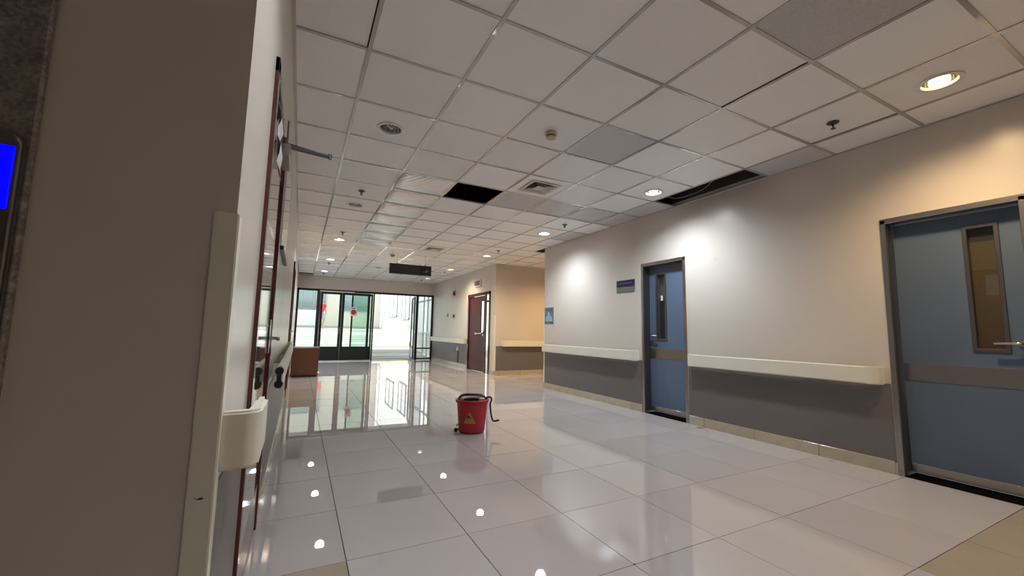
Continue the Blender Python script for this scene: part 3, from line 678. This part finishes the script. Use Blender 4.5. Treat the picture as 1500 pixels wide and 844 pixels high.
# warning triangle wrapped on the pail
def wrap(a, z, off=.0012):
    rr = .140+(z-.03)/.27*.024+off; A = math.atan2(fd.y, fd.x)-.13+a/.15
    return (bc.x+rr*math.cos(A), bc.y+rr*.92*math.sin(A), z)
def patch(poly, off, material, name, parent):
    bm = bmesh.new(); vs_ = [bm.verts.new((p[0], 0, p[1])) for p in poly]; bm.faces.new(vs_)
    bmesh.ops.triangulate(bm, faces=bm.faces); bmesh.ops.subdivide_edges(bm, edges=bm.edges[:], cuts=4, use_grid_fill=True)
    for v in bm.verts: v.co = Vector(wrap(v.co.x, v.co.z, off))
    return obj(name, bm, material, parent)
patch([(-.067, .112), (.067, .112), (.007, .220), (-.007, .220)], .0012, mat('warning_yellow', (.38, .20, .05), rough=.5), 'warning_triangle', body)
fig = patch([(-.022, .188), (-.012, .200), (.001, .186), (.018, .160), (.010, .156), (-.004, .176), (-.014, .158), (-.022, .160)], .002, mat('warning_print', (.06, .015, .012), rough=.6), 'slip_figure', body)

# ------------------------------------------------------------------ ceiling fittings
def downlight(x, y, state, label, col=(1, 1, 1), power=0):
    r = thing('downlight', (x, y, H), label, 'light', 'recessed ceiling downlights')
    bm = bmesh.new(); add_lathe(bm, [(.088, H-.006), (.105, H-.008), (.112, H-.004), (.112, H+.001)], (x, y, 0), 36)
    add_lathe(bm, [(.088, H-.006), (.086, H+.004), (.084, H+.012)], (x, y, 0), 36)
    autosmooth(obj('trim_ring', bm, mat('light_trim', (.78, .77, .74), rough=.25), r), 60)
    bm = bmesh.new(); add_lathe(bm, [(.084, H+.010), (.074, H+.06), (.05, H+.10), (.0001, H+.11)], (x, y, 0), 32)
    autosmooth(obj('reflector', bm, mat('light_reflector', (.55, .55, .55), rough=.12, metal=1.0), r), 60)
    on = state == 'on'
    em = mat('bulb_%.2f_%.2f_%.1f' % (col[0], col[2], power), (.8, .8, .8), rough=.4, emit=(col[0], col[1]**1.4, col[2]**1.6), estr=(12 if col[2] > .8 else 7) if power > 6 else 2.5) if on else mat('bulb_off', (.6, .6, .58), rough=.15)
    bm = bmesh.new()
    if on: add_lathe(bm, [(.0001, H+.008), (.026, H+.007), (.042, H+.014), (.046, H+.03), (.04, H+.09)], (x, y, 0), 20)
    else:
        for dx in (-.022, .022): add_tube(bm, [(x+dx, y, H+.09), (x+dx, y, H+.02), (x+dx*.5, y, H+.012), (x, y, H+.012)], .012, 8)
    autosmooth(obj('bulb', bm, em, r), 60)
    if on:
        ld = bpy.data.lights.new('downlight_lamp', 'SPOT'); ld.energy = power*LAMP; ld.color = col; ld.spot_size = math.radians(155); ld.spot_blend = 1.0; ld.shadow_soft_size = .07
        lo_ = bpy.data.objects.new('downlight_lamp', ld); COL.objects.link(lo_); lo_.parent = r; lo_.location = (0, 0, -.02)
    return r
WARM, COOL = (1.0, .80, .56), (.84, .92, 1.0)
downlight(3.58, .951, 'on', 'lit warm downlight above the blue door with the brown blind', (1.0, .70, .40), 40)
downlight(3.60, 3.39, 'on', 'lit cool white downlight beside the missing ceiling strip along the wall', COOL, 54)
downlight(3.57, 5.78, 'on', 'lit cool white downlight over the wall with the blue poster', COOL, 54)
downlight(3.59, 8.225, 'on', 'lit warm downlight at the mouth of the side passage', WARM, 48)
downlight(3.58, 10.655, 'on', 'lit warm downlight in front of the exit sign', WARM, 58)
downlight(3.575, 12.95, 'on', 'faint downlight near the end wall above the alarm bell wall', COOL, 5)
downlight(.565, 3.366, 'off', 'unlit chrome downlight beside the left door closer')
downlight(.555, 5.756, 'off', 'unlit chrome downlight beside the sagging foil panels')
downlight(.553, 8.225, 'on', 'lit warm downlight in a loose panel near the left wall', WARM, 58)
downlight(.554, 10.752, 'on', 'lit cool white downlight above the brown cabinet', COOL, 58)
downlight(.535, 13.07, 'on', 'lit cool white downlight just inside the glazed entrance', COOL, 58)
# unseen downlights added to brighten the near ceiling and floor, then the passage's own
downlight(3.58, -1.45, 'on', 'added unseen downlight in the lobby behind', WARM, 20)
downlight(2.07, -.95, 'on', 'added unseen downlight in the middle of the lobby behind', WARM, 13)
downlight(.565, 1.22, 'on', 'added unseen downlight beside the corner of the left wall', (.93, .96, 1.0), 42)  # added to light the near left floor and ceiling
downlight(.55, -1.45, 'on', 'added unseen downlight in the lobby beside the lift', WARM, 6)
downlight(5.65, 7.95, 'on', 'lit warm downlight inside the side passage', (1.0, .62, .28), 80)

def sprinkler(x, y, label):
    r = thing('sprinkler', (x, y, H), label, 'sprinkler', 'ceiling sprinklers')
    B = mat('sprinkler_bronze', (.10, .085, .07), rough=.35, metal=.6)
    bm = bmesh.new(); add_lathe(bm, [(.0001, H-.012), (.02, H-.012), (.038, H-.006), (.041, H-.001)], (x, y, 0), 20); autosmooth(obj('escutcheon', bm, B, r))
    bm = bmesh.new(); add_tube(bm, [(x, y, H-.008), (x, y, H-.045)], .006, 8)
    for s in (-1, 1): add_tube(bm, [(x+s*.008, y, H-.012), (x+s*.013, y, H-.026), (x+s*.004, y, H-.045)], .0028, 6)
    add_lathe(bm, [(.0001, H-.050), (.016, H-.050), (.017, H-.046), (.0001, H-.046)], (x, y, 0), 16); autosmooth(obj('head', bm, B, r))
for (x, y, l) in ((3.58, 1.55, 'sprinkler head between the warm downlight and the missing ceiling strip'), (3.54, 5.128, 'sprinkler head beside the cool downlight and patterned grey panels'), (3.545, 7.53, 'sprinkler head in front of the warm downlight at the passage mouth'),
    (3.555, 11.13, 'sprinkler head just beyond the warm downlight by the exit sign'), (3.51, 13.43, 'sprinkler head by the faint downlight near the end wall'), (.56, 5.127, 'sprinkler head beside the unlit downlight and foil panels'),
    (.555, 7.54, 'sprinkler head in front of the warm downlight by the left wall'), (.557, 11.34, 'sprinkler head beyond the cool downlight above the cabinet'), (.535, 13.6, 'sprinkler head nearest the glazed entrance on the left side')):
    sprinkler(x, y, l)

def detector(x, y, label):
    r = thing('smoke_detector', (x, y, H), label, 'smoke detector', 'ceiling smoke detectors')
    IV = mat('ivory_plastic', (.58, .50, .34), rough=.4)
    bm = bmesh.new(); add_lathe(bm, [(.052, H), (.053, H-.018), (.046, H-.024), (.0001, H-.024)], (x, y, 0), 28); autosmooth(obj('base', bm, IV, r))
    bm = bmesh.new(); add_lathe(bm, [(.042, H-.022), (.040, H-.034), (.0001, H-.034)], (x, y, 0), 28); autosmooth(obj('chamber', bm, mat('chamber_dark', (.06, .05, .035), rough=.6), r))
    bm = bmesh.new(); add_lathe(bm, [(.043, H-.034), (.041, H-.046), (.026, H-.056), (.0001, H-.058)], (x, y, 0), 28); autosmooth(obj('cap', bm, IV, r))
detector(1.77, 2.77, 'ivory smoke detector on the panel next to a grey panel'); detector(1.74, 9.25, 'ivory smoke detector beside the hanging black sign')
bm = bmesh.new(); add_lathe(bm, [(.07, H), (.07, H-.012), (.05, H-.02), (.0001, H-.02)], (1.80, 11.43, 0), 24); o = autosmooth(obj('ceiling_cap', bm, mat('cap_tan', (.42, .36, .28), rough=.5))); tag(o, 'flat tan round cap on the ceiling beyond the hanging sign', 'ceiling cap')

def vent(x, y, label):
    r = thing('air_vent', (x, y, H), label, 'air vent', 'square ceiling air vents'); VW = mat('vent_white', (.55, .53, .49), rough=.4)
    def ringmesh(s, z0, w, slope):
        bm = bmesh.new(); a = [bm.verts.new((x+sx*s, y+sy*s, H-z0)) for sx, sy in ((-1, -1), (1, -1), (1, 1), (-1, 1))]
        b = [bm.verts.new((x+sx*(s-w), y+sy*(s-w), H-z0+slope)) for sx, sy in ((-1, -1), (1, -1), (1, 1), (-1, 1))]
        for k in range(4): bm.faces.new((a[k], a[(k+1) % 4], b[(k+1) % 4], b[k]))
        rr = bmesh.ops.extrude_face_region(bm, geom=bm.faces[:])
        for v in [v for v in rr['geom'] if isinstance(v, bmesh.types.BMVert)]: v.co.z += .003
        return bm
    obj('frame', ringmesh(.185, .006, .035, 0), VW, r)
    for i, s in enumerate((.148, .118, .088)): obj('louvre', ringmesh(s, .008, .026, .022), VW, r)
    box('deflector', (x-.06, y-.06, H-.010), (x+.06, y+.06, H-.004), VW, r, bevel=.002)
    box('duct_mouth', (x-.152, y-.152, H+.030), (x+.152, y+.152, H+.034), DARK, r)
vent(2.362, 3.936, 'square air vent in the panel next to the single black gap'); vent(2.362, 8.136, 'square air vent above the hanging black sign')

# loose wire in the ceiling gap along the wall
bm = bmesh.new(); add_tube(bm, smooth_curve([(3.88, 3.50, H+.06), (3.96, 3.42, H+.0), (4.02, 3.30, H-.004), (4.08, 3.10, H+.03), (4.1, 2.95, H+.12)], 6), .004, 6)
o = autosmooth(obj('loose_cable', bm, mat('cable_grey', (.35, .34, .33), rough=.5))); tag(o, 'thin grey cable hanging in the ceiling gap along the wall', 'cable')

# ------------------------------------------------------------------ hanging direction sign
sy = 8.98
hs_ = thing('hanging_sign', (2.1, sy, 2.28), 'long black direction sign hung from the ceiling on two wires', 'sign')
sx0, sx1, sz0, sz1 = 1.645, 2.545, 2.272, 2.478
box('panel', (sx0, sy-.03, sz0), (sx1, sy+.03, sz1), mat('sign_grey_black', (.022, .022, .022), rough=.35), hs_, bevel=.003)
boxes('edge_trim', [((sx0-.008, sy-.034, sz1), (sx1+.008, sy+.034, sz1+.010)), ((sx0-.008, sy-.034, sz0-.010), (sx1+.008, sy+.034, sz0)), ((sx0-.010, sy-.034, sz0), (sx0, sy+.034, sz1)), ((sx1, sy-.034, sz0), (sx1+.010, sy+.034, sz1))], mat('sign_trim', (.14, .12, .11), rough=.35, metal=.6), hs_)
box('arrow_panel', (2.305, sy-.0325, sz0+.004), (sx1-.004, sy-.029, sz1-.004), mat('sign_navy', (.006, .007, .016), rough=.25), hs_)
bm = bmesh.new(); zc = 2.362
add_prism(bm, [(2.36, zc-.008), (2.44, zc+.006), (2.425, zc+.04), (2.44, zc+.045), (2.50, zc+.012), (2.435, zc-.035), (2.425, zc-.03), (2.44, zc-.012), (2.362, zc-.02)], 'Y', sy-.0340, sy-.0326)
obj('arrow', bm, mat('sign_faint', (.12, .125, .15), rough=.5), hs_)
for k in range(2): box('text_line', (1.70, sy-.0312, 2.395-.055*k), (2.25, sy-.0299, 2.412-.055*k), mat('sign_fade', (.035, .034, .034), rough=.5), hs_)
for x in (1.80, 2.415):
    bm = bmesh.new(); add_tube(bm, [(x, sy, sz1+.03), (x, sy, H-.001)], .003, 6); add_tube(bm, [(x, sy, sz1+.006), (x, sy, sz1+.034)], .011, 10); add_tube(bm, [(x, sy, H-.03), (x, sy, H-.002)], .006, 8)
    autosmooth(obj('hanging_wire', bm, BLACK, hs_))

# ------------------------------------------------------------------ wall fittings
# navy door sign
ds = thing('door_sign', (XR, 4.57, 1.67), 'navy and grey name plate on the wall beside the blue door', 'sign')
box('name_panel', (XR-.012, 4.385, 1.752), (XR, 4.755, 1.852), mat('plate_navy', (.012, .014, .07), rough=.3), ds, bevel=.002)
box('lower_panel', (XR-.011, 4.385, 1.672), (XR, 4.755, 1.752), mat('plate_grey', (.17, .18, .19), rough=.35), ds, bevel=.002)
box('faded_line', (XR-.0128, 4.43, 1.798), (XR-.0118, 4.73, 1.812), mat('plate_line', (.10, .11, .22), rough=.5), ds)
# poster
ps = thing('poster', (XR, 6.66, 1.2), 'small blue poster with white border at the wall corner', 'poster')
box('backing', (XR-.005, 6.475, 1.185), (XR, 6.825, 1.57), mat('poster_white', (.66, .66, .64), rough=.25), ps, bevel=.001)
PM = mat('poster_print', (.10, .20, .27), rough=.25, var=.8, vscale=6)
box('print', (XR-.0065, 6.50, 1.215), (XR-.0048, 6.815, 1.535), PM, ps)
bm = bmesh.new(); add_prism(bm, [(6.53, 1.27), (6.55, 1.34), (6.62, 1.38), (6.64, 1.45), (6.70, 1.46), (6.72, 1.39), (6.78, 1.36), (6.80, 1.27)], 'X', XR-.0072, XR-.0064); obj('pale_motif', bm, mat('poster_pale', (.30, .42, .46), rough=.3), ps)
box('paper_slip', (XR-.003, 6.56, 1.13), (XR, 6.70, 1.185), mat('slip', (.62, .60, .56), rough=.5), ps)
# exit sign
ex = thing('exit_sign', (XR, 10.22, 2.26), 'small framed exit sign above the red door', 'sign')
box('case', (XR-.05, 10.03, 2.262), (XR, 10.44, 2.438), WHITE, ex, bevel=.004)
box('face', (XR-.053, 10.06, 2.287), (XR-.0495, 10.415, 2.418), mat('exit_face', (.04, .06, .05), rough=.3), ex)
text_part('lettering', 'EXIT', .115, mat('exit_letters', (.30, .38, .33), rough=.4), ex, (XR-.0538, 10.238, 2.352), (0, -1, 0), (0, 0, 1))
# fire alarm, call points, socket
fa = thing('fire_alarm', (XR, 12.17, 2.15), 'small red fire alarm sounder high on the far right wall', 'alarm')
AR = mat('alarm_red', (.30, .02, .02), rough=.4)
box('base', (XR-.03, 12.10, 2.15), (XR, 12.24, 2.29), AR, fa, bevel=.006); box('sounder', (XR-.06, 12.13, 2.18), (XR-.03, 12.21, 2.25), AR, fa, bevel=.008)
sw1 = thing('wall_switch', (XR, 12.78, 1.49), 'grey switch plate on the far right wall', 'switch'); box('plate', (XR-.012, 12.72, 1.49), (XR, 12.84, 1.61), mat('switch_grey', (.33, .30, .28), rough=.4), sw1, bevel=.003); box('rocker', (XR-.018, 12.75, 1.52), (XR-.012, 12.81, 1.58), STEELD, sw1, bevel=.002)
sw2 = thing('call_point', (XR, 12.17, 1.46), 'small dark red call point on the far right wall', 'call point'); box('case', (XR-.04, 12.12, 1.465), (XR, 12.22, 1.555), mat('alarm_dark', (.14, .02, .02), rough=.4), sw2, bevel=.005); box('button', (XR-.045, 12.15, 1.49), (XR-.04, 12.19, 1.53), WHITE, sw2, bevel=.002)
so = thing('wall_socket', (XR, 11.72, .47), 'white socket with a black trailing cable on the grey dado', 'socket'); box('plate', (XR-.02, 11.64, .47), (XR-dt, 11.81, .585), WHITE, so, bevel=.003)
for k in range(2): box('outlet', (XR-.023, 11.67+.07*k, .50), (XR-.02, 11.71+.07*k, .55), mat('outlet_grey', (.3, .3, .3), rough=.5), so)
bm = bmesh.new(); add_tube(bm, smooth_curve([(XR-.026, 11.66, .47), (XR-.022, 11.65, .36), (XR-.020, 11.66, .24), (XR-.022, 11.65, .12)], 5), .012, 8); autosmooth(obj('trailing_cable', bm, BLACK, so))
gw = box('added_white_wall', (7.2, 9.8, -.03), (7.4, 26, 4.2), OW); tag(gw, 'white wall added outside to brighten the glass of the red door', 'wall')  # sunlit surface added outside so the door glass looks bright
# scuffs, patches and stains with shapes of their own
def stain(name, parent, pts, plane, at, material, th=.0006):
    bm = bmesh.new(); add_prism(bm, pts, plane, at, at+th if plane != 'X' else at-th); return obj(name, bm, material, parent)
def blob(cx, cy, rx, ry, n=14, seed=1):
    R_ = random.Random(seed); return [(cx+rx*math.cos(2*math.pi*k/n)*R_.uniform(.55, 1.1), cy+ry*math.sin(2*math.pi*k/n)*R_.uniform(.55, 1.1)) for k in range(n)]
FILL = mat('filler_patch', (.64, .60, .55), rough=.6, var=.2, vscale=30); DIRT = mat('floor_dirt', (.22, .16, .12), rough=.5, var=.4, vscale=40); SCUFF = mat('scuff_black', (.03, .025, .02), rough=.7)
stain('filler_patch', wr, blob(4.86, 2.17, .05, .06, 16, 3), 'X', XR, FILL); stain('filler_patch', wr, blob(3.08, 1.90, .018, .09, 14, 5), 'X', XR, FILL)
stain('scuff_mark', cg, [(-.178, .693), (-.172, .690), (-.163, .692), (-.160, .689), (-.165, .687), (-.172, .688)], 'Y', YN-.0067, SCUFF)
for i, (x, y, a, b) in enumerate(((4.17, 3.30, .035, .05), (4.12, 3.18, .02, .035), (4.16, 1.98, .018, .03), (4.13, 2.3, .01, .02), (2.90, 3.1, .006, .012), (1.447, 1.517, .007, .006))):
    stain('floor_stain', floorbase, blob(x, y, a, b, 12, 20+i), 'Z', .0012, SCUFF if i == 5 else DIRT)
